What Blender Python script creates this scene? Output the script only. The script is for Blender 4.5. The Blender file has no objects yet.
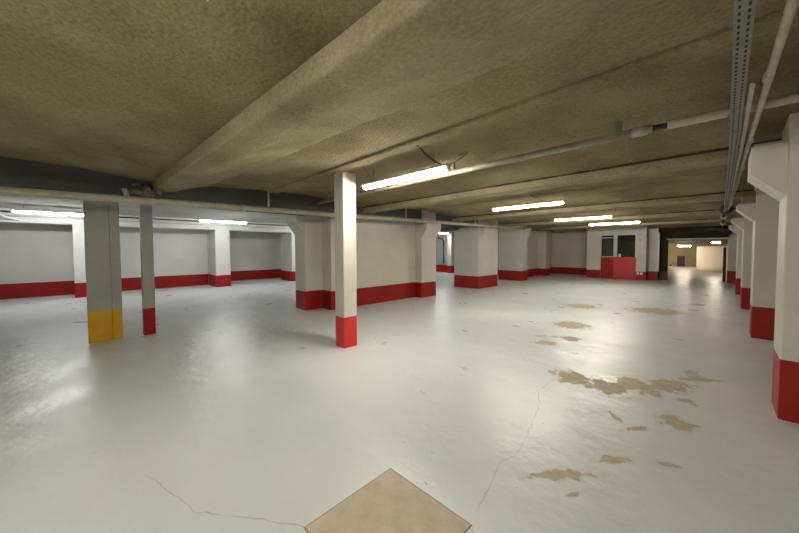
import bpy, bmesh, math, random
from mathutils import Vector, Matrix
random.seed(4)
scene = bpy.context.scene
COL = scene.collection
R = math.radians

# ------------------------------------------------------------------ materials
def nt_of(name):
    m = bpy.data.materials.new(name)
    m.use_nodes = True
    nt = m.node_tree
    b = nt.nodes['Principled BSDF']
    return m, nt, b

def N(nt, t, **kw):
    n = nt.nodes.new(t)
    for k, v in kw.items():
        if k in n.inputs.keys() if hasattr(n.inputs, 'keys') else False:
            n.inputs[k].default_value = v
        else:
            setattr(n, k, v)
    return n

def mat(name, col, rough=0.6, var=0.08, scale=4.0, bump=0.0, bscale=60.0, metal=0.0, spec=0.5, dark=None):
    """painted / concrete style surface: colour varied by two noises, plus bump"""
    m, nt, b = nt_of(name)
    tc = N(nt, 'ShaderNodeTexCoord')
    n1 = N(nt, 'ShaderNodeTexNoise'); n1.inputs['Scale'].default_value = scale; n1.inputs['Detail'].default_value = 6
    nt.links.new(tc.outputs['Object'], n1.inputs['Vector'])
    cr = N(nt, 'ShaderNodeValToRGB')
    lo = [c * (1 - var * 1.6) for c in col] if dark is None else dark
    hi = [min(1, c * (1 + var)) for c in col]
    cr.color_ramp.elements[0].position = 0.3; cr.color_ramp.elements[0].color = (*lo, 1)
    cr.color_ramp.elements[1].position = 0.65; cr.color_ramp.elements[1].color = (*hi, 1)
    nt.links.new(n1.outputs['Fac'], cr.inputs['Fac'])
    nt.links.new(cr.outputs['Color'], b.inputs['Base Color'])
    b.inputs['Roughness'].default_value = rough
    b.inputs['Metallic'].default_value = metal
    b.inputs['Specular IOR Level'].default_value = spec
    if bump:
        n2 = N(nt, 'ShaderNodeTexNoise'); n2.inputs['Scale'].default_value = bscale; n2.inputs['Detail'].default_value = 5
        nt.links.new(tc.outputs['Object'], n2.inputs['Vector'])
        bp = N(nt, 'ShaderNodeBump'); bp.inputs['Strength'].default_value = bump; bp.inputs['Distance'].default_value = 0.02
        nt.links.new(n2.outputs['Fac'], bp.inputs['Height'])
        nt.links.new(bp.outputs['Normal'], b.inputs['Normal'])
    return m

def emit(name, col, s):
    m, nt, b = nt_of(name)
    b.inputs['Base Color'].default_value = (0.9, 0.9, 0.9, 1)
    b.inputs['Emission Color'].default_value = (*col, 1)
    b.inputs['Emission Strength'].default_value = s
    return m

M = {}
M['white'] = mat('white wall paint', (0.60, 0.575, 0.505), 0.55, 0.05, 1.3, 0.12, 45)
M['white_left'] = mat('white paint of the left hall', (0.66, 0.65, 0.60), 0.55, 0.05, 1.1, 0.12, 45)
M['red'] = mat('red gloss paint', (0.32, 0.012, 0.010), 0.45, 0.10, 3.0, 0.10, 40, spec=0.3)
M['red_foot'] = mat('bright red foot paint', (0.68, 0.030, 0.022), 0.4, 0.06, 3.0, 0.05, 30)
M['red_panel'] = mat('bright red panel paint', (0.54, 0.026, 0.02), 0.38, 0.06, 3.0, 0.05, 30)
M['yellow'] = mat('yellow paint', (0.62, 0.34, 0.005), 0.45, 0.08, 5.0, 0.12, 40)
M['grey_paint'] = mat('pale grey paint', (0.36, 0.355, 0.325), 0.6, 0.08, 2.0, 0.15, 45)
M['pipe'] = mat('dusty cream pipe paint', (0.42, 0.39, 0.30), 0.5, 0.12, 8.0, 0.1, 40)
M['pipe_old'] = mat('grimy old pipe paint', (0.17, 0.15, 0.11), 0.6, 0.25, 12.0, 0.25, 40)
M['pipe_dark'] = mat('dark dusty iron', (0.05, 0.045, 0.04), 0.5, 0.3, 9.0, 0.2, 40)
M['conduit'] = mat('cream conduit', (0.48, 0.44, 0.34), 0.45, 0.12, 10.0, 0.1, 40)
M['zinc'] = mat('galvanised steel', (0.24, 0.23, 0.20), 0.5, 0.10, 12.0, 0.0, 40, metal=0.35)
M['slot'] = mat('dark slot', (0.02, 0.02, 0.018), 0.8, 0.1)
M['shaded_portal'] = mat('portal olive darkened for shade', (0.045, 0.038, 0.022), 0.9, 0.15, 3.0, 0.05, spec=0.1)  # shade around the far opening is put into this dark colour
M['maroon'] = mat('maroon paint of post and shaded door foot', (0.10, 0.014, 0.012), 0.55, 0.15, 3.0)  # post's own red; on the door foot a red darkened for shade
M['cable'] = mat('dark cable sheath', (0.02, 0.018, 0.015), 0.6, 0.2)
M['cord_grey'] = mat('grey cord', (0.16, 0.15, 0.12), 0.6, 0.2)
M['housing'] = mat('white lamp housing', (0.75, 0.74, 0.70), 0.4, 0.03)
M['tan_wall'] = mat('ochre far wall paint', (0.55, 0.47, 0.24), 0.6, 0.10, 0.8, 0.1, 30)
M['pink_white'] = mat('creamy white panel paint', (0.84, 0.77, 0.66), 0.6, 0.02, 0.6)
M['blue_dark'] = mat('dark violet blue plastic', (0.018, 0.016, 0.045), 0.5, 0.15)
M['far_floor'] = mat('pale far floor', (0.58, 0.52, 0.42), 0.35, 0.08, 0.7, 0.05, 3)
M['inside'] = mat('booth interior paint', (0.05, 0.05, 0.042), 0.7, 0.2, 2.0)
M['plate'] = mat('grey plastic plate', (0.40, 0.40, 0.37), 0.5, 0.05)
M['plastic_white'] = mat('white plastic', (0.80, 0.79, 0.74), 0.4, 0.02)
M['lamp_warm'] = emit('lit diffuser warm white', (1.0, 0.95, 0.84), 28.0)
M['lamp_cool'] = emit('lit diffuser cool white', (0.95, 0.97, 0.98), 24.0)
M['lamp_pink'] = emit('lit diffuser of the far hall', (1.0, 0.84, 0.68), 40.0)

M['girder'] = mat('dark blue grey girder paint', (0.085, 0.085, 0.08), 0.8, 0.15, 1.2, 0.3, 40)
M['joint'] = mat('dark shadow gap strip', (0.075, 0.06, 0.035), 0.95, 0.4, 6.0, 0.4, 60, spec=0.1)  # colour of the strips that imitate a shadow line along the beams
# sprayed concrete of the ceiling and the beams
def concrete(name, base, dark, rough_bump, wscale):
    m, nt, b = nt_of(name)
    g = N(nt, 'ShaderNodeNewGeometry')
    n1 = N(nt, 'ShaderNodeTexNoise'); n1.inputs['Scale'].default_value = wscale; n1.inputs['Detail'].default_value = 8; n1.inputs['Roughness'].default_value = 0.6
    n2 = N(nt, 'ShaderNodeTexNoise'); n2.inputs['Scale'].default_value = 42; n2.inputs['Detail'].default_value = 6; n2.inputs['Roughness'].default_value = 0.65
    n3 = N(nt, 'ShaderNodeTexVoronoi'); n3.inputs['Scale'].default_value = 30
    n4 = N(nt, 'ShaderNodeTexNoise'); n4.inputs['Scale'].default_value = 5; n4.inputs['Detail'].default_value = 4
    for n in (n1, n2, n3, n4):
        nt.links.new(g.outputs['Position'], n.inputs['Vector'])
    cr = N(nt, 'ShaderNodeValToRGB')
    cr.color_ramp.elements[0].position = 0.30; cr.color_ramp.elements[0].color = (*dark, 1)
    cr.color_ramp.elements[1].position = 0.68; cr.color_ramp.elements[1].color = (*base, 1)
    nt.links.new(n1.outputs['Fac'], cr.inputs['Fac'])
    cr2 = N(nt, 'ShaderNodeValToRGB')
    cr2.color_ramp.elements[0].position = 0.34; cr2.color_ramp.elements[0].color = (0.62, 0.60, 0.56, 1)
    cr2.color_ramp.elements[1].position = 0.60; cr2.color_ramp.elements[1].color = (1, 1, 1, 1)
    nt.links.new(n2.outputs['Fac'], cr2.inputs['Fac'])
    mx = N(nt, 'ShaderNodeMix'); mx.data_type = 'RGBA'; mx.blend_type = 'MULTIPLY'; mx.inputs[0].default_value = 0.75
    nt.links.new(cr.outputs['Color'], mx.inputs[6]); nt.links.new(cr2.outputs['Color'], mx.inputs[7])
    nt.links.new(mx.outputs[2], b.inputs['Base Color'])
    b.inputs['Roughness'].default_value = 0.95
    b.inputs['Specular IOR Level'].default_value = 0.1
    ad = N(nt, 'ShaderNodeMath', operation='ADD')
    ml = N(nt, 'ShaderNodeMath', operation='MULTIPLY'); ml.inputs[1].default_value = -0.55
    nt.links.new(n3.outputs['Distance'], ml.inputs[0])
    nt.links.new(n2.outputs['Fac'], ad.inputs[0]); nt.links.new(ml.outputs[0], ad.inputs[1])
    ad2 = N(nt, 'ShaderNodeMath', operation='MULTIPLY_ADD'); ad2.inputs[1].default_value = 0.8
    nt.links.new(n4.outputs['Fac'], ad2.inputs[0]); nt.links.new(ad.outputs[0], ad2.inputs[2])
    bp = N(nt, 'ShaderNodeBump'); bp.inputs['Strength'].default_value = rough_bump; bp.inputs['Distance'].default_value = 0.03
    nt.links.new(ad2.outputs[0], bp.inputs['Height'])
    nt.links.new(bp.outputs['Normal'], b.inputs['Normal'])
    return m
M['ceil'] = concrete('sprayed olive concrete', (0.40, 0.34, 0.20), (0.19, 0.152, 0.08), 0.55, 0.9)
M['beam'] = concrete('sprayed beam concrete', (0.44, 0.385, 0.25), (0.29, 0.245, 0.15), 0.55, 1.6)
M['ceil_left'] = concrete('whitewashed concrete', (0.58, 0.57, 0.51), (0.48, 0.47, 0.42), 0.25, 1.0)

# painted floor with worn patches, chips and cracks
def floor_mat():
    m, nt, b = nt_of('pale grey floor paint worn through')
    L = nt.links.new
    g = N(nt, 'ShaderNodeNewGeometry')
    warp = N(nt, 'ShaderNodeTexNoise'); warp.inputs['Scale'].default_value = 5.0; warp.inputs['Detail'].default_value = 5
    L(g.outputs['Position'], warp.inputs['Vector'])
    sub = N(nt, 'ShaderNodeVectorMath', operation='SUBTRACT'); sub.inputs[1].default_value = (0.5, 0.5, 0.5)
    L(warp.outputs['Color'], sub.inputs[0])
    sc = N(nt, 'ShaderNodeVectorMath', operation='SCALE'); sc.inputs['Scale'].default_value = 0.20
    L(sub.outputs[0], sc.inputs[0])
    pw = N(nt, 'ShaderNodeVectorMath', operation='ADD')
    L(g.outputs['Position'], pw.inputs[0]); L(sc.outputs[0], pw.inputs[1])
    def ellipse(src, cx, cy, a, bb, ang):
        mp = N(nt, 'ShaderNodeMapping'); mp.vector_type = 'TEXTURE'
        mp.inputs['Location'].default_value = (cx, cy, 0)
        mp.inputs['Rotation'].default_value = (0, 0, ang)
        mp.inputs['Scale'].default_value = (a, bb, 1)
        L(src, mp.inputs['Vector'])
        ln = N(nt, 'ShaderNodeVectorMath', operation='LENGTH')
        L(mp.outputs[0], ln.inputs[0])
        return ln.outputs['Value']
    A = R(45.9)
    spots = [(-1.16,3.93,.23,.25),(-.80,3.93,.25,.23),(-.62,4.2,.24,.24),(-.36,4.42,.30,.17),(-.24,3.55,.14,.13),(-.69,2.16,.25,.055),
             (-.52,2.56,.15,.05),(-.22,2.77,.07,.035),(-1.88,5.1,.22,.14),(-2.0,6.65,.37,.36),(-1.7,5.6,.17,.15),(-1.05,9.57,.6,.5),
             (-.60,3.28,.04,.12),(-.46,3.16,.10,.04),(-.58,2.05,.05,.02),(-.18,4.11,.11,.07),(-.1,4.9,.3,.08),(-2.5,9.0,.5,.4)]
    cur = None
    for s in spots:
        v = ellipse(pw.outputs[0], *s, A)
        if cur is None: cur = v
        else:
            mn = N(nt, 'ShaderNodeMath', operation='MINIMUM'); L(cur, mn.inputs[0]); L(v, mn.inputs[1]); cur = mn.outputs[0]
    nz = N(nt, 'ShaderNodeTexNoise'); nz.inputs['Scale'].default_value = 9.0; nz.inputs['Detail'].default_value = 7; nz.inputs['Roughness'].default_value = 0.62
    L(g.outputs['Position'], nz.inputs['Vector'])
    ma = N(nt, 'ShaderNodeMath', operation='MULTIPLY_ADD'); ma.inputs[1].default_value = 2.6; L(nz.outputs['Fac'], ma.inputs[0]); L(cur, ma.inputs[2])
    mask = N(nt, 'ShaderNodeMapRange'); mask.inputs['From Min'].default_value = 2.12; mask.inputs['From Max'].default_value = 2.06
    L(ma.outputs[0], mask.inputs['Value'])
    # thin worn halo around each bare patch
    halo = N(nt, 'ShaderNodeMapRange'); halo.inputs['From Min'].default_value = 2.55; halo.inputs['From Max'].default_value = 2.06
    halo.inputs['To Max'].default_value = 0.35
    L(ma.outputs[0], halo.inputs['Value'])
    # small chips scattered around the walkway
    vo = N(nt, 'ShaderNodeTexVoronoi'); vo.inputs['Scale'].default_value = 12.0; vo.inputs['Randomness'].default_value = 1
    L(pw.outputs[0], vo.inputs['Vector'])
    rg = ellipse(g.outputs['Position'], -.75, 2.15, 1.3, 1.0, A)
    rg1 = N(nt, 'ShaderNodeMapRange'); rg1.inputs['From Min'].default_value = 1.1; rg1.inputs['From Max'].default_value = 0.3
    L(rg, rg1.inputs['Value'])
    rr = N(nt, 'ShaderNodeSeparateColor'); L(vo.outputs['Color'], rr.inputs[0])
    pick = N(nt, 'ShaderNodeMath', operation='GREATER_THAN'); pick.inputs[1].default_value = 0.72; L(rr.outputs[0], pick.inputs[0])
    sz = N(nt, 'ShaderNodeMath', operation='MULTIPLY'); sz.inputs[1].default_value = 0.17; L(rr.outputs[1], sz.inputs[0])
    lt = N(nt, 'ShaderNodeMath', operation='LESS_THAN'); L(vo.outputs['Distance'], lt.inputs[0]); L(sz.outputs[0], lt.inputs[1])
    c1 = N(nt, 'ShaderNodeMath', operation='MULTIPLY'); L(pick.outputs[0], c1.inputs[0]); L(lt.outputs[0], c1.inputs[1])
    c2 = N(nt, 'ShaderNodeMath', operation='MULTIPLY'); L(c1.outputs[0], c2.inputs[0]); L(rg1.outputs[0], c2.inputs[1])
    # cracks: thin bent segments
    cw = N(nt, 'ShaderNodeVectorMath', operation='SCALE'); cw.inputs['Scale'].default_value = 0.05
    wn = N(nt, 'ShaderNodeTexNoise'); wn.inputs['Scale'].default_value = 11; wn.inputs['Detail'].default_value = 4
    L(g.outputs['Position'], wn.inputs['Vector'])
    ws = N(nt, 'ShaderNodeVectorMath', operation='SUBTRACT'); ws.inputs[1].default_value = (.5, .5, .5); L(wn.outputs['Color'], ws.inputs[0]); L(ws.outputs[0], cw.inputs[0])
    pc = N(nt, 'ShaderNodeVectorMath', operation='ADD'); L(g.outputs['Position'], pc.inputs[0]); L(cw.outputs[0], pc.inputs[1])
    lines = [[(-1.17,3.01),(-1.1,2.7),(-1.03,2.36),(-1.0,2.14),(-1.04,1.98),(-.99,1.79),(-.94,1.54)],
             [(-1.85,4.09),(-1.36,4.16),(-.97,4.31),(-.45,4.63)], [(-1.51,.77),(-1.7,.64),(-1.89,.49),(-2.05,.36),(-2.6,.2)], [(-1.17,3.01),(-1.3,3.3),(-1.3,3.6)],
             [(-.91,1.41),(-.80,1.30),(-.6,1.25)]]
    cc = None
    for ln in lines:
        for (x0, y0), (x1, y1) in zip(ln, ln[1:]):
            d = math.hypot(x1 - x0, y1 - y0)
            v = ellipse(pc.outputs[0], (x0 + x1) / 2, (y0 + y1) / 2, d * 0.62, 0.0045, math.atan2(y1 - y0, x1 - x0))
            if cc is None: cc = v
            else:
                mn = N(nt, 'ShaderNodeMath', operation='MINIMUM'); L(cc, mn.inputs[0]); L(v, mn.inputs[1]); cc = mn.outputs[0]
    ck = N(nt, 'ShaderNodeMapRange'); ck.inputs['From Min'].default_value = 1.1; ck.inputs['From Max'].default_value = 0.6; ck.inputs['To Max'].default_value = 0.38
    L(cc, ck.inputs['Value'])
    # base paint
    n1 = N(nt, 'ShaderNodeTexNoise'); n1.inputs['Scale'].default_value = 0.8; n1.inputs['Detail'].default_value = 6; n1.inputs['Roughness'].default_value = 0.5
    L(g.outputs['Position'], n1.inputs['Vector'])
    cr = N(nt, 'ShaderNodeValToRGB')
    cr.color_ramp.elements[0].position = 0.33; cr.color_ramp.elements[0].color = (0.62, 0.65, 0.655, 1)
    cr.color_ramp.elements[1].position = 0.62; cr.color_ramp.elements[1].color = (0.69, 0.72, 0.725, 1)
    L(n1.outputs['Fac'], cr.inputs['Fac'])
    tanr = N(nt, 'ShaderNodeValToRGB')
    tanr.color_ramp.elements[0].position = 0.35; tanr.color_ramp.elements[0].color = (0.44, 0.375, 0.265, 1)
    tanr.color_ramp.elements[1].position = 0.65; tanr.color_ramp.elements[1].color = (0.54, 0.465, 0.34, 1)
    n6 = N(nt, 'ShaderNodeTexNoise'); n6.inputs['Scale'].default_value = 14; n6.inputs['Detail'].default_value = 6
    L(g.outputs['Position'], n6.inputs['Vector']); L(n6.outputs['Fac'], tanr.inputs['Fac'])
    def mix(fac, a, c):
        mx = N(nt, 'ShaderNodeMix'); mx.data_type = 'RGBA'; L(fac, mx.inputs[0]); L(a, mx.inputs[6])
        if isinstance(c, tuple): mx.inputs[7].default_value = c
        else: L(c, mx.inputs[7])
        return mx.outputs[2]
    col = mix(halo.outputs[0], cr.outputs['Color'], tanr.outputs['Color'])
    col = mix(mask.outputs[0], col, tanr.outputs['Color'])
    col = mix(c2.outputs[0], col, (0.20, 0.17, 0.12, 1))
    col = mix(ck.outputs[0], col, (0.16, 0.14, 0.10, 1))
    L(col, b.inputs['Base Color'])
    rn = N(nt, 'ShaderNodeTexNoise'); rn.inputs['Scale'].default_value = 1.7; rn.inputs['Detail'].default_value = 6
    L(g.outputs['Position'], rn.inputs['Vector'])
    rm = N(nt, 'ShaderNodeMapRange'); rm.inputs['To Min'].default_value = 0.26; rm.inputs['To Max'].default_value = 0.42
    rm.inputs['From Min'].default_value = 0.3; rm.inputs['From Max'].default_value = 0.7
    L(rn.outputs['Fac'], rm.inputs['Value'])
    rx = N(nt, 'ShaderNodeMath', operation='MULTIPLY_ADD'); rx.inputs[1].default_value = 0.4; L(mask.outputs[0], rx.inputs[0]); L(rm.outputs[0], rx.inputs[2])
    L(rx.outputs[0], b.inputs['Roughness'])
    b.inputs['Specular IOR Level'].default_value = 0.5
    bn = N(nt, 'ShaderNodeTexNoise'); bn.inputs['Scale'].default_value = 4.0; bn.inputs['Detail'].default_value = 4
    L(g.outputs['Position'], bn.inputs['Vector'])
    bp = N(nt, 'ShaderNodeBump'); bp.inputs['Strength'].default_value = 0.5; bp.inputs['Distance'].default_value = 0.03
    L(bn.outputs['Fac'], bp.inputs['Height'])
    L(bp.outputs['Normal'], b.inputs['Normal'])
    return m
M['floor'] = floor_mat()

def glass_mat():
    m, nt, b = nt_of('thin window glass')
    out = nt.nodes['Material Output']
    tr = N(nt, 'ShaderNodeBsdfTransparent'); tr.inputs[0].default_value = (0.80, 0.84, 0.80, 1)
    gl = N(nt, 'ShaderNodeBsdfGlossy'); gl.inputs['Roughness'].default_value = 0.03
    mx = N(nt, 'ShaderNodeMixShader'); mx.inputs[0].default_value = 0.08
    nt.links.new(tr.outputs[0], mx.inputs[1]); nt.links.new(gl.outputs[0], mx.inputs[2]); nt.links.new(mx.outputs[0], out.inputs['Surface'])
    return m
M['glass'] = glass_mat()

# ------------------------------------------------------------------ mesh helpers
class MB:
    def __init__(s): s.bm = bmesh.new()
    def box(s, x0, x1, y0, y1, z0, z1, bev=0.0):
        vs = [s.bm.verts.new(p) for p in ((x0,y0,z0),(x1,y0,z0),(x1,y1,z0),(x0,y1,z0),(x0,y0,z1),(x1,y0,z1),(x1,y1,z1),(x0,y1,z1))]
        fs = [(0,3,2,1),(4,5,6,7),(0,1,5,4),(1,2,6,5),(2,3,7,6),(3,0,4,7)]
        ff = [s.bm.faces.new([vs[i] for i in f]) for f in fs]
        if bev:
            es = list({e for f in ff for e in f.edges})
            bmesh.ops.bevel(s.bm, geom=es, offset=bev, segments=2, affect='EDGES', profile=0.5)
        return s
    def vbox(s, x0, x1, y0, y1, z0, z1, bev=0.012):
        """box with only its upright edges rounded"""
        vs = [s.bm.verts.new(p) for p in ((x0,y0,z0),(x1,y0,z0),(x1,y1,z0),(x0,y1,z0),(x0,y0,z1),(x1,y0,z1),(x1,y1,z1),(x0,y1,z1))]
        fs = [(0,3,2,1),(4,5,6,7),(0,1,5,4),(1,2,6,5),(2,3,7,6),(3,0,4,7)]
        ff = [s.bm.faces.new([vs[i] for i in f]) for f in fs]
        es = [e for e in {e for f in ff for e in f.edges} if abs(e.verts[0].co.z - e.verts[1].co.z) > 1e-4]
        bmesh.ops.bevel(s.bm, geom=es, offset=bev, segments=2, affect='EDGES', profile=0.5)
        return s
    def prism(s, poly, axis, lo, hi):
        """poly: list of 2D points; axis 'y': (x,z) pts, axis 'x': (y,z) pts, axis 'z': (x,y)"""
        def P(p, t):
            return {'y': (p[0], t, p[1]), 'x': (t, p[0], p[1]), 'z': (p[0], p[1], t)}[axis]
        a = [s.bm.verts.new(P(p, lo)) for p in poly]; c = [s.bm.verts.new(P(p, hi)) for p in poly]
        n = len(poly)
        s.bm.faces.new(a); s.bm.faces.new(list(reversed(c)))
        for i in range(n):
            s.bm.faces.new((a[i], c[i], c[(i+1) % n], a[(i+1) % n]))
        bmesh.ops.recalc_face_normals(s.bm, faces=s.bm.faces[:])
        return s
    def tube(s, pts, r, seg=12, cap=True):
        pts = [Vector(p) for p in pts]
        rings = []
        for i, p in enumerate(pts):
            if i == 0: t = pts[1] - p
            elif i == len(pts) - 1: t = p - pts[i-1]
            else: t = (pts[i+1] - p).normalized() + (p - pts[i-1]).normalized()
            t.normalize()
            u = t.cross(Vector((0, 0, 1)))
            if u.length < 1e-3: u = t.cross(Vector((0, 1, 0)))
            u.normalize(); w = t.cross(u)
            rr = r[i] if isinstance(r, (list, tuple)) else r
            rings.append([s.bm.verts.new(p + rr * (math.cos(2*math.pi*k/seg) * u + math.sin(2*math.pi*k/seg) * w)) for k in range(seg)])
        for a, c in zip(rings, rings[1:]):
            for k in range(seg):
                f = s.bm.faces.new((a[k], a[(k+1) % seg], c[(k+1) % seg], c[k])); f.smooth = True
        if cap:
            s.bm.faces.new(rings[0]); s.bm.faces.new(list(reversed(rings[-1])))
        bmesh.ops.recalc_face_normals(s.bm, faces=s.bm.faces[:])
        return s
    def build(s, name, m, parent=None, loc=None):
        me = bpy.data.meshes.new(name)
        off = Vector(loc) if loc is not None else Vector((0, 0, 0))
        if parent is not None: off = Vector(parent.location)
        bmesh.ops.translate(s.bm, verts=s.bm.verts[:], vec=-off)
        s.bm.to_mesh(me); s.bm.free()
        me.materials.append(m)
        o = bpy.data.objects.new(name, me); COL.objects.link(o)
        if parent is not None: o.parent = parent
        else: o.location = off
        return o

def struct(name, mb, m, parent=None):
    o = mb.build(name, m, parent)
    if parent is None: o['kind'] = 'structure'
    return o
def tag(o, label, cat, group=None):
    o['label'] = label; o['category'] = cat
    if group: o['group'] = group
    return o
def thing(name, label, cat, loc, group=None):
    o = bpy.data.objects.new(name, None); COL.objects.link(o)
    o.empty_display_size = 0.1; o.location = loc
    return tag(o, label, cat, group)
def copy_tree(o, loc, label):
    c = o.copy(); COL.objects.link(c); c.location = loc; c['label'] = label
    for ch in o.children:
        d = ch.copy(); COL.objects.link(d); d.parent = c
        for g in ch.children:
            e = g.copy(); COL.objects.link(e); e.parent = d
    return c

CZ = 2.70      # slab underside
RB = 0.47      # height of the red band

# ------------------------------------------------------------------ shell
YF = 20.0
struct('floor', MB().box(-17.2, 5.2, -9.2, 20.4, -0.2, 0), M['floor'])
# shallow vault between one beam and the next
BEAMS = [(-6.6, -6.25), (-2.97, -2.60), (0.60, 1.05), (4.87, 5.20), (8.65, 9.00), (12.30, 12.65), (15.95, 16.30), (18.55, 18.88)]
def vault(y):
    ed = [-9.6] + [e for b_ in BEAMS for e in b_] + [20.6]
    for i in range(0, len(ed), 2):
        if ed[i] <= y <= ed[i+1]:
            return 2.58 + .11 * math.sin(math.pi * (y - ed[i]) / (ed[i+1] - ed[i])) ** .8
    return 2.58
yy = [-9.2 + 29.6 * i / 300 for i in range(301)]
struct('ceiling', MB().prism([(y, vault(y)) for y in yy] + [(20.4, 2.9), (-9.2, 2.9)], 'x', -7.0, 5.2), M['ceil'])
struct('ceiling_left', MB().box(-17.2, -7.0, -9.2, 20.4, CZ, CZ + 0.2), M['ceil_left'])
struct('wall_left', MB().box(-15.6, -15.3, -9.0, 3.6, 0, CZ).box(-16.7, -16.4, 3.6, 16.2, 0, CZ).box(-16.4, -15.6, 3.3, 3.6, 0, CZ), M['white_left'])
struct('baseboard_left', MB().box(-15.3, -15.292, -9.0, 3.35, 0, RB).box(-16.4, -16.392, 3.6, 16.2, 0, RB), M['red'])
struct('wall_back', MB().box(-17, 5, -9.3, -9.0, 0, CZ), M['white'])
struct('baseboard_back', MB().box(-15.3, 5, -9.0, -8.992, 0, RB), M['red'])
struct('wall_right', MB().box(5.0, 5.3, -9.0, 20.0, 0, CZ), M['white'])
struct('baseboard_right', MB().box(4.992, 5.0, -9.0, 20.0, 0, RB), M['red'])
# beam over the recesses of the left wall
struct('trim_1', MB().box(-14.5, -14.1, -9.0, 16.2, 2.31, CZ), M['white_left'])
# far wall of the left hall
struct('wall_far_left', MB().box(-16.4, -7.2, 16.2, 16.5, 0, CZ), M['grey_paint'])
struct('baseboard_far_left', MB().box(-16.39, -7.21, 16.192, 16.2, 0, RB), M['red'])
# partition wall between the two halls
struct('wall_partition', MB().prism([(-7.25,4.10),(-6.65,4.10),(-6.65,7.8),(-7.25,7.8)], 'z', 0, CZ), M['white'])
struct('baseboard_partition', MB().box(-7.06, -6.642, 4.092, 7.118, 0, RB), M['red'])
# wall behind the far columns, and the wall closing the aisle
struct('wall_far', MB().box(-7.5, -7.2, 14.9, YF, 0, CZ).box(-7.2, -4.85, YF, YF + .3, 0, CZ), M['white'])
struct('baseboard_far', MB().box(-7.2, -7.192, 14.9, YF, 0, .40).box(-7.19, -4.86, YF - .008, YF, 0, .40), M['red'])
struct('wall_far_right', MB().box(0.40, 5.0, YF, YF + .3, 0, CZ), M['white'])
# left girder over the row of posts
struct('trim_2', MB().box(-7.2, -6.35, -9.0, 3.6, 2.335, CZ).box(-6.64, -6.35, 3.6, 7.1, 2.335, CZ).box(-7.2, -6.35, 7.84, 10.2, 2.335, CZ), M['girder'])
# downstand beams across the aisle, soft lower edges
def beam(n, y0, y1, zb, x0=-6.72, x1=5.0, skew=0.0, m='beam', soft=False):
    mb = MB()
    d = CZ - zb
    prof = [(-.03, CZ), (-.012, zb + .09), (-.002, zb + .02), (.006, zb + .005), (.03, zb), ((y1 - y0) * .5, zb), (y1 - y0 - .05, zb), (y1 - y0, zb + .02), (y1 - y0 + .05, zb + .07), (y1 - y0 + .10, CZ)]
    if soft: prof = prof[:6] + [(y1 - y0, zb + .012), (y1 - y0 + .10, zb + .06), (y1 - y0 + .35, zb + .14), (y1 - y0 + .75, zb + .225), (y1 - y0 + 1.0, CZ + .03)]
    steps = 60
    rings = []
    for i in range(steps + 1):
        x = x0 + (x1 - x0) * i / steps
        ys = y0 + skew * (x - x0) / (x1 - x0)
        rings.append([mb.bm.verts.new((x, ys + p[0] + random.uniform(-.005, .005), p[1] + (random.uniform(-.004, .004) if p[1] < CZ else .02))) for p in prof])
    k = len(prof)
    for a, c in zip(rings, rings[1:]):
        for j in range(k - 1):
            f = mb.bm.faces.new((a[j], c[j], c[j+1], a[j+1])); f.smooth = True
        mb.bm.faces.new((a[k-1], c[k-1], c[0], a[0]))
    mb.bm.faces.new(rings[0]); mb.bm.faces.new(list(reversed(rings[-1])))
    bmesh.ops.recalc_face_normals(mb.bm, faces=mb.bm.faces[:])
    o = struct('trim_%d' % n, mb, M[m])
    if 4 <= n <= 7:      # dark strip drawn as the shadow line where slab and beam meet
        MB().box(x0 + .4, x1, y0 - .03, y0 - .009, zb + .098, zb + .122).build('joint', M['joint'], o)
    return o
beam(3, 0.63, 0.93, 2.455, skew=0.62, soft=True)
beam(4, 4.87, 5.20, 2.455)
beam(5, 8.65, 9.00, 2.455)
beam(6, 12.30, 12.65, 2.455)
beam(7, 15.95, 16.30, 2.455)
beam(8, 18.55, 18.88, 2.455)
beam(9, -2.97, -2.60, 2.455)
beam(10, 2.46, 2.72, 2.655, m='ceil')
beam(11, 6.9, 7.1, 2.675, m='ceil')

# ------------------------------------------------------------------ columns
G_R = 'red based columns along the right side'
def right_column(loc, label, first=None, top=2.41):
    if first is not None: return copy_tree(first, loc, label)
    t = thing('concrete_column', label, 'column', loc, G_R)
    x, y, _ = loc
    MB().vbox(x, x + .62, y, y + .47, .53, CZ).build('shaft', M['white'], t)
    MB().vbox(x, x + .62, y, y + .47, 0, .53).build('painted_base', M['red'], t)['label'] = 'red painted foot of the column'
    MB().prism([(x,1.95),(x-.21,2.17),(x-.21,top),(x,top)], 'y', y + .004, y + .466).build('corbel', M['white'], t)
    MB().box(x - .195, x + .0, y + .02, y + .34, top + .001, top + .024).build('bearing_pad', M['grey_paint'], t)
    if top < 2.4: MB().box(x - .15, x, y + .03, y + .33, top + .025, 2.45).build('beam_seat', M['ceil'], t)
    return t
rc = right_column((0.39, 4.25, 0), 'nearest white column with a dark red foot, cut off by the right edge')
rc2 = right_column((0.40, 7.82, 0), 'second white column with a red foot on the right, behind the nearest', None, 2.24)
right_column((0.40, 11.38, 0), 'third white column with a red foot in the right row', rc2)
right_column((0.40, 14.85, 0), 'fourth white column with a red foot in the right row', rc2)
right_column((0.25, 19.5, 0), 'farthest white column of the right row, beside the bright far hall', rc2)

t = thing('square_column', 'slim square white column with bright red foot standing alone mid floor', 'column', (-4.03, 2.75, 0))
MB().vbox(-4.16, -3.92, 2.63, 2.87, RB, 2.668, .008).build('shaft', M['white'], t)
MB().vbox(-4.16, -3.92, 2.63, 2.87, 0, RB, .008).build('painted_base', M['red_foot'], t)['label'] = 'bright red painted foot'

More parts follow.
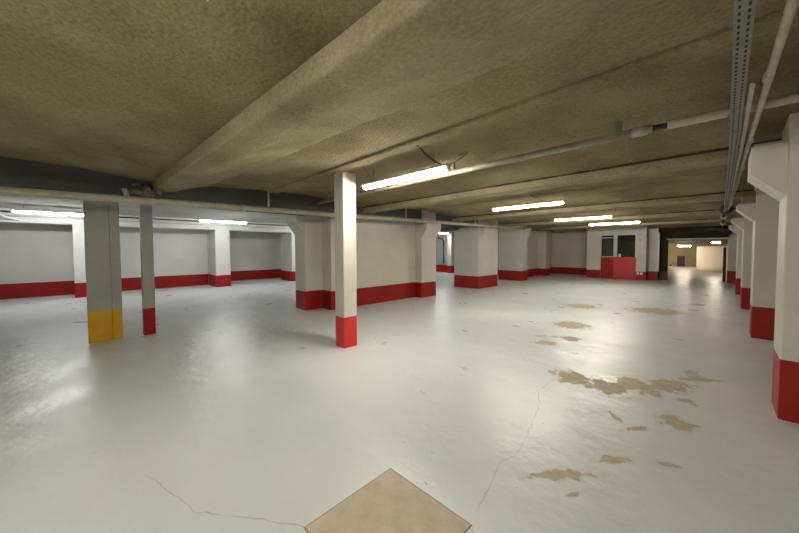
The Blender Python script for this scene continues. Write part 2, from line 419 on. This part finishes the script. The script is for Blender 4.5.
t = thing('concrete_column', 'grey column with a yellow foot at the left', 'column', (-7.18, 0.05, 0))
MB().vbox(-7.36, -7.02, -.16, .13, .51, 2.335, .008).build('shaft', M['grey_paint'], t)
MB().vbox(-7.33, -7.035, .131, .26, .51, 2.335, .006).build('pilaster', M['grey_paint'], t)
MB().vbox(-7.36, -7.02, -.16, .13, 0, .51, .008).vbox(-7.33, -7.035, .131, .26, 0, .51, .006).build('painted_base', M['yellow'], t)['label'] = 'yellow painted foot'

t = thing('support_post', 'thin grey post with red foot beside the yellow-footed column', 'post', (-7.1, 0.62, 0))
MB().vbox(-7.19, -7.02, .53, .70, RB, 2.335, .012).build('shaft', M['grey_paint'], t)
MB().vbox(-7.19, -7.02, .53, .70, 0, RB, .012).build('painted_base', M['red'], t)['label'] = 'red painted foot'

# column at the near end of the partition wall, its corbel reaching towards the camera
t = thing('concrete_column', 'white column with flared head at the near end of the partition wall', 'column', (-7.3, 3.8, 0))
MB().vbox(-7.60, -7.07, 3.62, 4.13, RB, CZ).build('shaft', M['white'], t)
MB().vbox(-7.60, -7.07, 3.62, 4.13, 0, RB).build('painted_base', M['red'], t)['label'] = 'red painted foot'
MB().prism([(3.62,1.88),(3.40,2.17),(3.40,2.32),(3.62,2.32)], 'x', -7.596, -7.074).build('corbel', M['white'], t)

t = thing('concrete_column', 'white column at the far end of the partition wall', 'column', (-6.5, 7.45, 0))
MB().vbox(-6.80, -6.37, 7.12, 7.82, RB, CZ).build('shaft', M['white'], t)
MB().vbox(-6.80, -6.37, 7.12, 7.82, 0, RB).build('painted_base', M['red'], t)['label'] = 'red painted foot'
MB().prism([(-6.37,1.86),(-6.17,2.12),(-6.17,2.325),(-6.37,2.325)], 'y', 7.124, 7.816).build('corbel', M['white'], t)

t = thing('concrete_column', 'broad white column with a red foot right of the partition wall gap', 'column', (-6.8, 10.8, 0))
MB().vbox(-7.42, -6.31, 10.25, 11.72, RB, CZ).build('shaft', M['white'], t)
MB().vbox(-7.42, -6.31, 10.25, 11.72, 0, RB).build('painted_base', M['red'], t)['label'] = 'red painted foot'
MB().prism([(-6.31,1.95),(-6.15,2.12),(-6.15,2.325),(-6.31,2.325)], 'y', 10.40, 10.76).build('corbel', M['white'], t)

t = thing('concrete_column', 'white column with red foot behind the broad white column', 'column', (-7.0, 14.5, 0))
MB().vbox(-7.62, -6.46, 14.22, 14.88, RB, CZ).build('shaft', M['white'], t)
MB().vbox(-7.62, -6.46, 14.22, 14.88, 0, RB).build('painted_base', M['red'], t)['label'] = 'red painted foot'
MB().prism([(-6.46,1.95),(-6.20,2.17),(-6.20,2.45),(-6.46,2.45)], 'y', 14.30, 14.70).build('corbel', M['white'], t)

t = thing('wall_pilaster', 'farthest white pilaster on the wall left of the booth', 'pilaster', (-7.0, 18.2, 0))
MB().vbox(-7.19, -6.75, 17.9, 18.6, .40, CZ).build('shaft', M['white'], t)
MB().vbox(-7.19, -6.75, 17.9, 18.6, 0, .40).build('painted_base', M['red'], t)['label'] = 'red painted foot'

# piers on the left wall
G_P = 'white piers along the left wall'
def pier(y0, w, label):
    t = thing('wall_pier', label, 'pier', (-14.7, y0 + w/2, 0), G_P)
    MB().vbox(-15.29, -14.09, y0, y0 + w, RB, 2.31).build('shaft', M['white_left'], t)
    MB().vbox(-15.29, -14.09, y0, y0 + w, 0, RB).build('painted_base', M['red'], t)['label'] = 'red painted foot'
    return t
pier(-.58, .56, 'white wall pier with red foot just left of the yellow-footed column')
pier(3.36, .54, 'white wall pier with red foot beneath the lamp on the left wall')
pier(6.55, .56, 'white wall pier glimpsed beside the near end of the partition wall')

t = thing('wall_pier', 'narrow white pier with red foot glimpsed in the gap right of the partition wall', 'pier', (-11.75, 15.95, 0))
MB().vbox(-11.92, -11.62, 15.75, 16.19, RB, CZ).build('shaft', M['white'], t)
MB().vbox(-11.92, -11.62, 15.75, 16.19, 0, RB).build('painted_base', M['red'], t)['label'] = 'red painted foot'
tag(MB().tube([(-12.95, 16.12, 2.25), (-12.62, 16.12, 2.18), (-12.5, 16.12, 2.0), (-12.5, 16.12, .6)], .045, 10).build('wall_pipe', M['pipe_dark']), 'dark bent pipe on the grey wall seen through the gap right of the partition wall', 'pipe')

# ------------------------------------------------------------------ booth at the far end
BY = 18.4
struct('wall_booth', MB().box(-4.85, -4.22, BY, BY + .15, 0, CZ).box(-4.22, -2.75, BY, BY + .15, 2.2, CZ)
       .box(-3.655, -3.545, BY, BY + .15, 1.1, 2.2).box(-4.85, -4.70, BY + .15, YF + .3, 0, CZ).box(-2.789, -2.75, BY, BY+.15, 1.1, 2.2), M['white'])
struct('baseboard_booth', MB().box(-4.858, -4.222, BY - .008, BY, 0, .42), M['red'])
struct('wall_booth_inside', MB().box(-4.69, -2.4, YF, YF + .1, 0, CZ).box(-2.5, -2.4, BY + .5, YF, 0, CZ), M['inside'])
d = bpy.data.objects.new('door_1', None); COL.objects.link(d); d.location = (-3.94, BY + .07, 0); d['kind'] = 'structure'
MB().box(-4.218, -3.66, BY + .04, BY + .10, 0.005, 1.08, .006).build('panel', M['red'], d)
MB().box(-4.218, -4.195, BY + .02, BY + .12, 1.08, 2.198).box(-3.682, -3.66, BY + .02, BY + .12, 1.08, 2.198)\
    .box(-4.195, -3.682, BY + .02, BY + .12, 1.08, 1.12).box(-4.195, -3.682, BY + .02, BY + .12, 2.03, 2.075).box(-4.195, -3.682, BY + .02, BY + .12, 2.165, 2.198).build('frame', M['white'], d)
MB().box(-4.195, -3.682, BY + .065, BY + .071, 1.12, 2.03).box(-4.195, -3.682, BY + .065, BY + .071, 2.075, 2.165).build('pane', M['glass'], d)
MB().tube([(-3.75, BY + .03, 1.0), (-3.75, BY - .01, 1.0), (-3.83, BY - .01, 1.0)], .009, 8).build('handle', M['zinc'], d)
w = bpy.data.objects.new('window_1', None); COL.objects.link(w); w.location = (-3.17, BY + .07, 1.1); w['kind'] = 'structure'
MB().box(-3.543, -3.525, BY + .02, BY + .12, 1.102, 2.198).box(-2.808, -2.791, BY + .02, BY + .12, 1.102, 2.198)\
    .box(-3.525, -2.808, BY + .02, BY + .12, 2.16, 2.198).build('frame', M['white'], w)
MB().box(-3.525, -2.808, BY + .065, BY + .071, 1.102, 2.16).build('pane', M['glass'], w)
t = thing('booth_counter', 'bright red counter front below the right booth window', 'counter', (-3.2, BY, 0))
MB().box(-3.655, -2.755, BY - .06, BY + .14, 0, 1.06, .006).build('front_panel', M['red_panel'], t)
MB().box(-3.655, -2.755, BY - .09, BY + .14, 1.06, 1.098, .006).build('sill', M['red_panel'], t)
tag(MB().box(-3.46, -3.36, BY - .05, BY + .01, 1.099, 1.25, .008).build('paper_box', M['plastic_white']), 'small white box standing on the red booth counter', 'box')
t = thing('office_desk', 'dark desk seen through the booth window', 'desk', (-3.2, 19.5, 0))
MB().box(-3.9, -2.6, 19.2, 19.75, .70, .74, .006).build('desk_top', M['inside'], t)
for sx in (-3.85, -2.7): MB().box(sx, sx + .05, 19.25, 19.7, 0, .70).build('leg', M['inside'], t)
t = thing('office_chair', 'dark high-backed chair inside the booth', 'chair', (-3.25, 19.0, 0))
MB().box(-3.48, -3.02, 18.75, 19.15, .42, .50, .02).build('seat', M['cable'], t)
MB().box(-3.48, -3.02, 18.70, 18.78, .52, 1.30, .03).build('backrest', M['cable'], t)
MB().tube([(-3.25, 18.95, .05), (-3.25, 18.95, .42)], .03, 10).build('stem', M['zinc'], t)
MB().box(-3.5, -3.0, 18.92, 18.98, 0, .05).box(-3.28, -3.22, 18.7, 19.2, 0, .05).build('foot', M['cable'], t)

t = thing('concrete_column', 'white column at the right corner of the red fronted booth', 'column', (-2.56, 18.5, 0))
MB().vbox(-2.745, -2.37, 18.29, 18.89, .42, CZ).build('shaft', M['white'], t)
MB().vbox(-2.745, -2.37, 18.29, 18.89, 0, .42).build('painted_base', M['red'], t)['label'] = 'red painted foot'
for z, l in ((2.36, 'topmost'), (2.17, 'middle'), (1.92, 'lowest')):
    t = thing('sign_plate', l + ' small grey plate on the white column beside the booth', 'plate', (-2.6, 18.28, z), 'grey plates on the booth column')
    MB().box(-2.66, -2.56, 18.272, 18.289, z - .05, z + .05, .004).build('plate', M['plate'], t)
for x, l in ((-2.66, 'left'), (-2.53, 'right')):
    t = thing('socket_outlet', l + ' one of two white socket outlets low on the booth column', 'socket', (x, 18.27, .33), 'white sockets on the booth column')
    MB().box(x - .045, x + .045, 18.245, 18.289, .28, .39, .008).build('casing', M['plastic_white'], t)
    MB().tube([(x, 18.247, .335), (x, 18.240, .335)], .022, 12).build('socket_ring', M['plate'], t)

struct('wall_passage', MB().box(-2.37, -2.02, 18.9, 19.05, 0, CZ), M['white'])
struct('baseboard_passage', MB().box(-2.369, -2.02, 18.892, 18.9, 0, .42), M['red'])
struct('trim_12', MB().box(-2.02, -1.97, 18.88, 19.06, .42, 2.26), M['plastic_white'])
# portal to the far hall, its shade put into the dark colours
struct('trim_13', MB().box(-2.02, .24, 19.3, 19.5, 1.97, CZ), M['shaded_portal'])
struct('trim_14', MB().box(-1.75, .22, 19.24, 19.29, 1.915, 1.965), M['plate'])
t = thing('sliding_door', 'shade-darkened sliding door edge at the left of the far opening', 'door', (-1.85, 19.4, 0))
MB().box(-2.02, -1.69, 19.3, 19.40, .42, 1.965).build('door_leaf', M['shaded_portal'], t)
MB().box(-2.02, -1.69, 19.3, 19.40, 0.003, .42).build('kick_panel', M['maroon'], t)['label'] = 'red lower part of the door, shade-darkened to maroon'
tag(MB().tube([(.17, 20.25, 0), (.17, 20.25, 1.55)], .05, 12).build('steel_post', M['maroon']), 'dark red upright post at the right side of the far opening', 'post')
t = thing('ventilation_duct', 'dark round duct above the far opening by the right columns', 'duct', (-.4, 19.0, 2.3))
MB().tube([(-.9, 19.05, 2.36), (-.2, 19.05, 2.33), (.12, 19.05, 2.27), (.30, 19.07, 2.12)], .10, 14).build('duct_pipe', M['pipe_dark'], t)

# far hall beyond the portal: floor falls away gently
FX0, FX1, FYE = -9.0, 2.2, 51.0
mb = MB()
v = [mb.bm.verts.new(p) for p in ((FX0,20.4,0),(FX1,20.4,0),(FX1,40,-.45),(FX0,40,-.45),(FX1,FYE+.3,-.45),(FX0,FYE+.3,-.45))]
mb.bm.faces.new((v[0],v[1],v[2],v[3])); mb.bm.faces.new((v[3],v[2],v[4],v[5]))
r_ = bmesh.ops.extrude_face_region(mb.bm, geom=mb.bm.faces[:])
bmesh.ops.translate(mb.bm, verts=[e for e in r_['geom'] if isinstance(e, bmesh.types.BMVert)], vec=(0,0,-.2))
bmesh.ops.recalc_face_normals(mb.bm, faces=mb.bm.faces[:])
struct('floor_far_hall', mb, M['far_floor'])
struct('ceiling_far_hall', MB().box(FX0, FX1, 20.4, FYE + .3, 2.15, 2.3), M['girder'])
struct('wall_far_hall', MB().box(FX0, FX1, FYE, FYE + .3, -.45, 2.15), M['tan_wall'])
struct('wall_far_hall_left', MB().box(FX0 - .2, FX0, 20.3, FYE, -.45, 2.3), M['tan_wall'])
struct('wall_far_hall_right', MB().box(FX1, FX1 + .2, 20.3, FYE, -.45, 2.3), M['white'])
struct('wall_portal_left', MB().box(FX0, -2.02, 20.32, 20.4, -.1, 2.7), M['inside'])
tag(MB().box(-1.62, 2.1, 43.9, 44.1, -.449, 1.72, .01).build('partition_panel', M['pink_white']), 'bright creamy white panel at the back of the far hall', 'panel')
t = thing('storage_bin', 'dark blue bin by the ochre wall of the far hall', 'bin', (-2.95, 46, -.45))
MB().box(-3.22, -2.62, 45.7, 46.3, -.449, .62, .03).build('body', M['blue_dark'], t)
MB().box(-3.25, -2.59, 45.65, 46.35, .62, .69, .02).build('lid', M['blue_dark'], t)
t = thing('handcart', 'grey low handcart left of the blue bin', 'cart', (-4.0, 46, -.45))
MB().box(-4.6, -3.6, 45.7, 46.3, -.2, .02, .02).build('tray', M['plate'], t)
for sx in (-4.45, -3.75): MB().tube([(sx, 45.75, -.34), (sx, 45.85, -.34)], .10, 14).build('wheel', M['cable'], t)
MB().tube([(-3.62, 46, 0), (-3.55, 46, .5), (-3.55, 45.8, .5)], .02, 8).build('handle', M['plate'], t)
def far_lamp(x0, x1, y, z, label):
    t = thing('tube_lamp', label, 'lamp', ((x0 + x1)/2, y, z), 'lit tube lamps of the far hall')
    MB().box(x0, x1, y - .08, y + .08, z, z + .07).build('housing', M['housing'], t)
    MB().box(x0 + .03, x1 - .03, y - .07, y + .07, z - .09, z - .001, .02).build('diffuser', M['lamp_pink'], t)
    for x in (x0 + .1, x1 - .1): MB().tube([(x, y, z + .07), (x, y, 2.15)], .008, 6).build('hanger', M['zinc'], t)
far_lamp(-2.95, -1.95, 42.0, 1.80, 'lit lamp above the blue bin in the far hall')
far_lamp(-.42, .06, 30.0, 1.94, 'lit lamp above the creamy panel in the far hall')
for x, y in ((-6.0, 26), (-6.5, 36), (-6.5, 46)):  # unseen lamps added to brighten the far hall
    far_lamp(x - .7, x + .7, y, 1.95, 'added fill lamp of the far hall out of sight behind its portal')

# ------------------------------------------------------------------ lamps of the main hall
G_L = 'lit tube lamps across the main aisle'
def lamp(c, along, L, label, group, m, first=None):
    if first is not None: return copy_tree(first, c, label)
    t = thing('tube_lamp', label, 'lamp', c, group)
    x, y, z = c; h = L / 2
    def bx(a0, a1, w, z0, z1, bev=0):
        return MB().box(x + a0, x + a1, y - w, y + w, z + z0, z + z1, bev) if along == 'x' else MB().box(x - w, x + w, y + a0, y + a1, z + z0, z + z1, bev)
    bx(-h, h, .038, .0, .035, .004).build('housing', M['housing'], t)
    bx(-h, h, .075, -.006, -.0005).build('reflector', M['housing'], t)
    P = lambda a, zz: (x + a, y, z + zz) if along == 'x' else (x, y + a, z + zz)
    MB().tube([P(-h + .02, -.016), P(-h + .05, -.018), P(h - .05, -.018), P(h - .02, -.016)], [.020, .037, .037, .020], 14).build('diffuser', m, t)
    for s in (-1, 1):
        bx(*sorted((s*(h - .022), s*(h + .004))), .032, -.045, -.001, .004).build('end_cap', M['housing'], t)
        MB().tube([P(s*h*.72, .035), P(s*h*.72, CZ - z)], .005, 6).build('hanger', M['cord_grey'], t)
    return t
l1 = lamp((-3.05, 2.98, 2.475), 'x', 1.62, 'nearest lit tube lamp on the ceiling, right of the slim square column', G_L, M['lamp_warm'])
lB = lamp((-3.04, 6.88, 2.475), 'x', 1.62, 'second lit tube lamp from the slim square column', G_L, M['lamp_warm'], l1)
lamp((-3.05, 10.95, 2.475), 'x', 1.62, 'third lit tube lamp, above and left of the booth', G_L, M['lamp_warm'], l1)
lamp((-1.2, -1.7, 2.475), 'x', 1.62, 'added fill tube lamp just behind the camera, out of the frame', G_L, M['lamp_warm'], l1)  # unseen lamp added to lift the foreground floor
lamp((1.6, -1.7, 2.475), 'x', 1.62, 'added fill tube lamp behind and right of the camera, out of the frame', G_L, M['lamp_warm'], l1)  # unseen lamp added as fill for the near floor on the right
lamp((-3.05, -4.95, 2.475), 'x', 1.62, 'added fill tube lamp farther behind the camera, out of the frame', G_L, M['lamp_warm'], l1)  # unseen lamp added as general fill from behind
lamp((-2.82, 14.0, 2.475), 'x', 1.62, 'farthest aisle lamp, directly over the booth windows', G_L, M['lamp_warm'], l1)
G_LL = 'lit tube lamps of the left hall'
l2 = lamp((-12.75, -.83, 2.54), 'y', 1.55, 'lit tube lamp on the left, ending behind the yellow-footed column', G_LL, M['lamp_cool'])
lamp((-12.5, 3.28, 2.54), 'y', 1.55, 'lit tube lamp in front of the left wall pier', G_LL, M['lamp_cool'], l2)
lamp((-12.3, 7.2, 2.54), 'y', 1.55, 'lit tube lamp hidden behind the partition wall', G_LL, M['lamp_cool'], l2)
lamp((-11.7, 14.75, 2.50), 'y', 1.55, 'lit lamp glimpsed through the gap right of the partition wall', G_LL, M['lamp_cool'], l2)

# lamp cords
def cord(pts, r, m, label, lamp_):
    P = [Vector(p) for p in pts]; out = []
    for i in range(len(P) - 1):
        p0 = P[max(0, i-1)]; p1 = P[i]; p2 = P[i+1]; p3 = P[min(len(P)-1, i+2)]
        for k in range(8):
            t = k / 8
            out.append(.5*((2*p1) + (-p0+p2)*t + (2*p0-5*p1+4*p2-p3)*t*t + (-p0+3*p1-3*p2+p3)*t**3))
    out.append(P[-1])
    o = MB().tube(out, r, 8).build('cord', m, lamp_); o['label'] = label
cord([(-2.36, 2.56, 2.66), (-2.40, 2.66, 2.655), (-2.42, 2.78, 2.61), (-2.38, 2.88, 2.55), (-2.34, 2.96, 2.512)], .010, M['cable'], 'dark cord hanging from the ceiling to the nearest lamp', l1)
cord([(-2.26, 3.02, 2.50), (-2.12, 3.06, 2.56), (-2.06, 3.08, 2.60), (-2.08, 3.10, 2.63), (-2.2, 3.12, 2.62)], .007, M['cord_grey'], 'looped grey cord at the right end of the nearest lamp', l1)
cord([(-3.55, 2.72, 2.665), (-3.56, 2.80, 2.62), (-3.60, 2.9, 2.55), (-3.62, 2.96, 2.512)], .005, M['cord_grey'], 'thin grey cord above the left half of the nearest lamp', l1)
cord([(-2.85, 6.65, 2.664), (-2.80, 6.70, 2.62), (-2.72, 6.78, 2.57), (-2.62, 6.86, 2.512)], .007, M['cable'], 'dark cord running down to the second lamp', lB)

# ------------------------------------------------------------------ pipes
t = thing('drain_pipe', 'long cream pipe running along the whole left row of columns', 'pipe', (-6.05, 0, 2.24))
zf = lambda y: 2.238 + .0125 * y
MB().tube([(-6.05, y, zf(y)) for y in (-9, -4, 0, 4, 7, 10, 13.6)], .050, 16).build('pipe', M['pipe'], t)
for y in (-3.3, 1.9, 5.6, 9.3, 12.5):
    MB().tube([(-6.05, y - .05, zf(y)), (-6.05, y + .05, zf(y))], .058, 16).build('coupling', M['pipe'], t)
for y in (-2.4, 2.35, 6.1, 9.6):
    MB().box(-6.065, -6.035, y, y + .03, zf(y) + .05, CZ - .001).build('hanger', M['pipe'], t)

t = thing('ceiling_pipe', 'straight cream pipe crossing the aisle under the ceiling behind the nearest lamp', 'pipe', (-2, 3.66, 2.6))
pz = 2.555
MB().tube([(-6.6, 3.58, pz), (-3, 3.54, pz), (-.43, 3.52, pz)], .036, 14).build('pipe', M['pipe'], t)
MB().tube([(-.43, 3.52, pz), (-.335, 3.52, pz)], .024, 12).build('joint', M['pipe_dark'], t)['label'] = 'dark narrow joint between two pipe lengths'
MB().tube([(-.335, 3.52, pz), (2.2, 3.56, pz)], .036, 14).build('pipe', M['pipe'], t)
MB().tube([(-.58, 3.52, pz), (-.47, 3.52, pz)], .044, 14).build('coupling', M['conduit'], t)
MB().box(-.70, -.66, 3.49, 3.55, pz + .03, vault(3.5)).build('hanger', M['zinc'], t)
MB().box(-2.6, -2.56, 3.52, 3.56, pz + .03, vault(3.5)).build('hanger', M['zinc'], t)

# perforated tray overhead and the round conduit next to it
t = thing('cable_tray', 'perforated grey steel cable tray running down the right aisle overhead', 'tray', (.09, 5, 2.45))
tz, th, tw = 2.385, .05, .056
tp = [(-3, -.05), (1.75, .016), (3.6, .035), (7, .045), (10.6, .045)]
def tx(y):
    for (a, xa), (c, xc) in zip(tp, tp[1:]):
        if a <= y <= c: return xa + (xc - xa) * (y - a) / (c - a)
def strip(mb, o0, o1, z0, z1):
    mb.prism([(x + o0, y) for y, x in tp] + [(x + o1, y) for y, x in reversed(tp)], 'z', z0, z1)
mb = MB(); strip(mb, 0, tw, tz, tz + .003); strip(mb, 0, .003, tz + .003, tz + th); strip(mb, tw - .003, tw, tz + .003, tz + th)
mb.build('channel', M['zinc'], t)
mb = MB()
yy = .8
while yy < 10.5:
    for xo in (.015, .041):
        mb.box(tx(yy) + xo - .004, tx(yy) + xo + .004, yy, yy + .022, tz - .0012, tz + .0002)
    yy += .05
o = mb.build('perforation', M['slot'], t); o['kind'] = 'stuff'
for y in (3.5, 6.6, 9.2):
    a = tx(y) - .012; c = tx(y) + tw + .012
    MB().box(a, c, y, y + .035, tz - .006, tz - .0015).box(a, a + .006, y, y + .035, tz - .0015, vault(y)).box(c - .006, c, y, y + .035, tz - .0015, vault(y)).build('bracket', M['zinc'], t)
for xo in (.014, .028, .043):
    MB().tube([(x + xo, y, tz + .016) for y, x in tp], .009, 8).build('cable', M['cable'], t)

MB().tube([(tx(y) + tw + .022, y, tz + .012) for y in (2.6, 3.6, 5, 7, 10.4)], .012, 8).build('pipe', M['grey_paint'], t)

t = thing('conduit_pipe', 'thin cream conduit beside the cable tray on the right', 'pipe', (.18, 5, 2.45))
MB().tube([(.165, -3, 2.43), (.17, 2, 2.43), (.158, 4.0, 2.43), (.145, 10.2, 2.435)], .017, 12).build('pipe', M['conduit'], t)
for y in (2.6, 4.05, 5.4, 8.0):
    MB().tube([(.163, y, 2.43), (.162, y + .07, 2.43)], .022, 12).build('coupling', M['conduit'], t)
for y in (4.5, 7.95):
    MB().box(.15, .17, y, y + .03, 2.448, CZ - .001).build('hanger', M['zinc'], t)

t = thing('iron_pipe', 'dark iron pipe with a round valve continuing past the tray towards the far opening', 'pipe', (.06, 11.0, 2.44))
MB().tube([(.06, 10.9, 2.42), (.06, 19.2, 2.42)], .032, 12).build('pipe', M['pipe_dark'], t)
v_ = MB().tube([(.09, 10.64, 2.43), (.09, 10.70, 2.43), (.09, 10.80, 2.43), (.09, 10.90, 2.43)], [.05, .12, .12, .05], 18).build('valve', M['pipe_dark'], t)
k_ = MB().tube([(.07, 10.64, 2.40), (.07, 10.61, 2.39)], [.045, .03], 12).build('knob', M['zinc']); k_.parent = v_; k_.location = (.0, .0, .0)
k_.matrix_parent_inverse = Matrix.Translation(-Vector(t.location)); 
for y in (13.0, 16.4):
    MB().tube([(.06, y, 2.42), (.06, y + .12, 2.42)], .075, 14).build('clamp', M['conduit'], t)['label'] = 'pale round clamp'
    MB().box(.05, .07, y + .05, y + .07, 2.45, vault(y) + .02).build('rod', M['zinc'], t)

# pipe fittings at the end of the big beam
t = thing('pipe_fitting', 'cluster of grimy old pipe fittings at the left end of the big beam', 'fitting', (-6.15, .5, 2.4))
MB().tube([(-6.06, .56, 2.296), (-6.08, .56, 2.36), (-6.16, .55, 2.44), (-6.28, .54, 2.50)], [.055, .06, .055, .05], 14).build('elbow', M['pipe_old'], t)
MB().tube([(-6.07, .56, 2.325), (-6.07, .56, 2.35)], .080, 14).build('flange', M['pipe_old'], t)
MB().tube([(-6.08, .52, 2.36), (-6.08, .40, 2.37), (-6.08, .31, 2.345)], .035, 12).build('arm', M['pipe_old'], t)
MB().tube([(-6.08, .33, 2.355), (-6.08, .28, 2.34)], .058, 14).build('cap', M['pipe'], t)
MB().tube([(-6.08, .42, 2.39), (-6.09, .43, 2.48)], .018, 8).build('valve_stem', M['pipe_dark'], t)
MB().tube([(-6.09, .43, 2.47), (-6.09, .43, 2.49)], .055, 12).build('handwheel', M['pipe_old'], t)
MB().tube([(-6.14, .66, 2.43), (-6.14, .74, 2.40)], .045, 12).build('plug', M['pipe_old'], t)
MB().box(-6.349, -6.26, .51, .57, 2.46, 2.54).build('bracket', M['pipe_dark'], t)

# dark duct stub beside the broad column
t = thing('duct_stub', 'dark grey rounded duct under the ceiling between partition wall and broad column', 'duct', (-7.3, 9.6, 2.33))
MB().prism([(-8.3, 2.334), (-8.3, 2.30), (-7.75, 2.27), (-7.55, 2.21), (-7.15, 2.21), (-7.02, 2.25), (-6.95, 2.31), (-6.95, 2.334)], 'y', 9.5, 9.95).build('casing', M['pipe_dark'], t)

# services on the left wall beam
t = thing('water_pipe', 'thin dark pipe running above the lamps of the left hall', 'pipe', (-13.6, 0, 2.575))
MB().tube([(-13.6, y, 2.575 + .0015 * y) for y in (-9, -2, 4, 9, 16)], .022, 10).build('pipe', M['pipe_dark'], t)
MB().tube([(-13.62, -2.35, 2.60), (-13.78, -2.0, 2.52), (-13.92, -1.75, 2.40), (-13.94, -1.60, 2.39)], .025, 10).build('branch', M['plastic_white'], t)['label'] = 'short white branch slanting down'
tag(MB().tube([(-14.087, y, 2.49) for y in (-9, -2, 4, 9, 16)], .014, 8).build('conduit_line', M['plate']), 'thin grey conduit along the white beam of the left wall', 'conduit')
# bare concrete hatch in the floor
t = thing('floor_hatch', 'square beige concrete slab set flush in the grey floor', 'slab', (-1.2, 1.1, 0))
hm = mat('bare beige concrete', (0.56, 0.48, 0.36), 0.8, 0.08, 9.0, 0.25, 60)
MB().prism([(-1.52, .76), (-.92, .74), (-.905, 1.41), (-1.53, 1.39)], 'z', 0.0005, .004).build('slab', hm, t)
MB().prism([(-1.526, .754), (-.914, .734), (-.899, 1.416), (-1.536, 1.396)], 'z', 0.0002, .002).build('joint', M['cord_grey'], t)

# ------------------------------------------------------------------ light
w = bpy.data.worlds.new('World'); scene.world = w; w.use_nodes = True
w.node_tree.nodes['Background'].inputs[0].default_value = (0.02, 0.02, 0.02, 1)
w.node_tree.nodes['Background'].inputs[1].default_value = 0.0

# ------------------------------------------------------------------ camera
f, yaw, pitch, roll = 310.0, R(45.9), R(2.05), R(0.17)
fw = Vector((-math.sin(yaw)*math.cos(pitch), math.cos(yaw)*math.cos(pitch), -math.sin(pitch)))
rt = Vector((math.cos(yaw), math.sin(yaw), 0)); up = rt.cross(fw)
rt2 = math.cos(roll)*rt - math.sin(roll)*up; up2 = math.sin(roll)*rt + math.cos(roll)*up
cam = bpy.data.cameras.new('Camera'); co = bpy.data.objects.new('Camera', cam); COL.objects.link(co)
mw = Matrix((( rt2.x, up2.x, -fw.x, 0), (rt2.y, up2.y, -fw.y, 0), (rt2.z, up2.z, -fw.z, 1.5), (0, 0, 0, 1)))
co.matrix_world = mw
cam.sensor_fit = 'HORIZONTAL'; cam.sensor_width = 36; cam.lens = f / 799 * 36
cam.shift_y = -6.0 / 799
cam.clip_start = 0.05; cam.clip_end = 200
scene.camera = co
vs = scene.view_settings
vs.view_transform = 'Standard'; vs.look = 'None'; vs.gamma = 1; vs.use_curve_mapping = False
vs.exposure = 2.0
scene.cycles.max_bounces = 10; scene.cycles.diffuse_bounces = 8
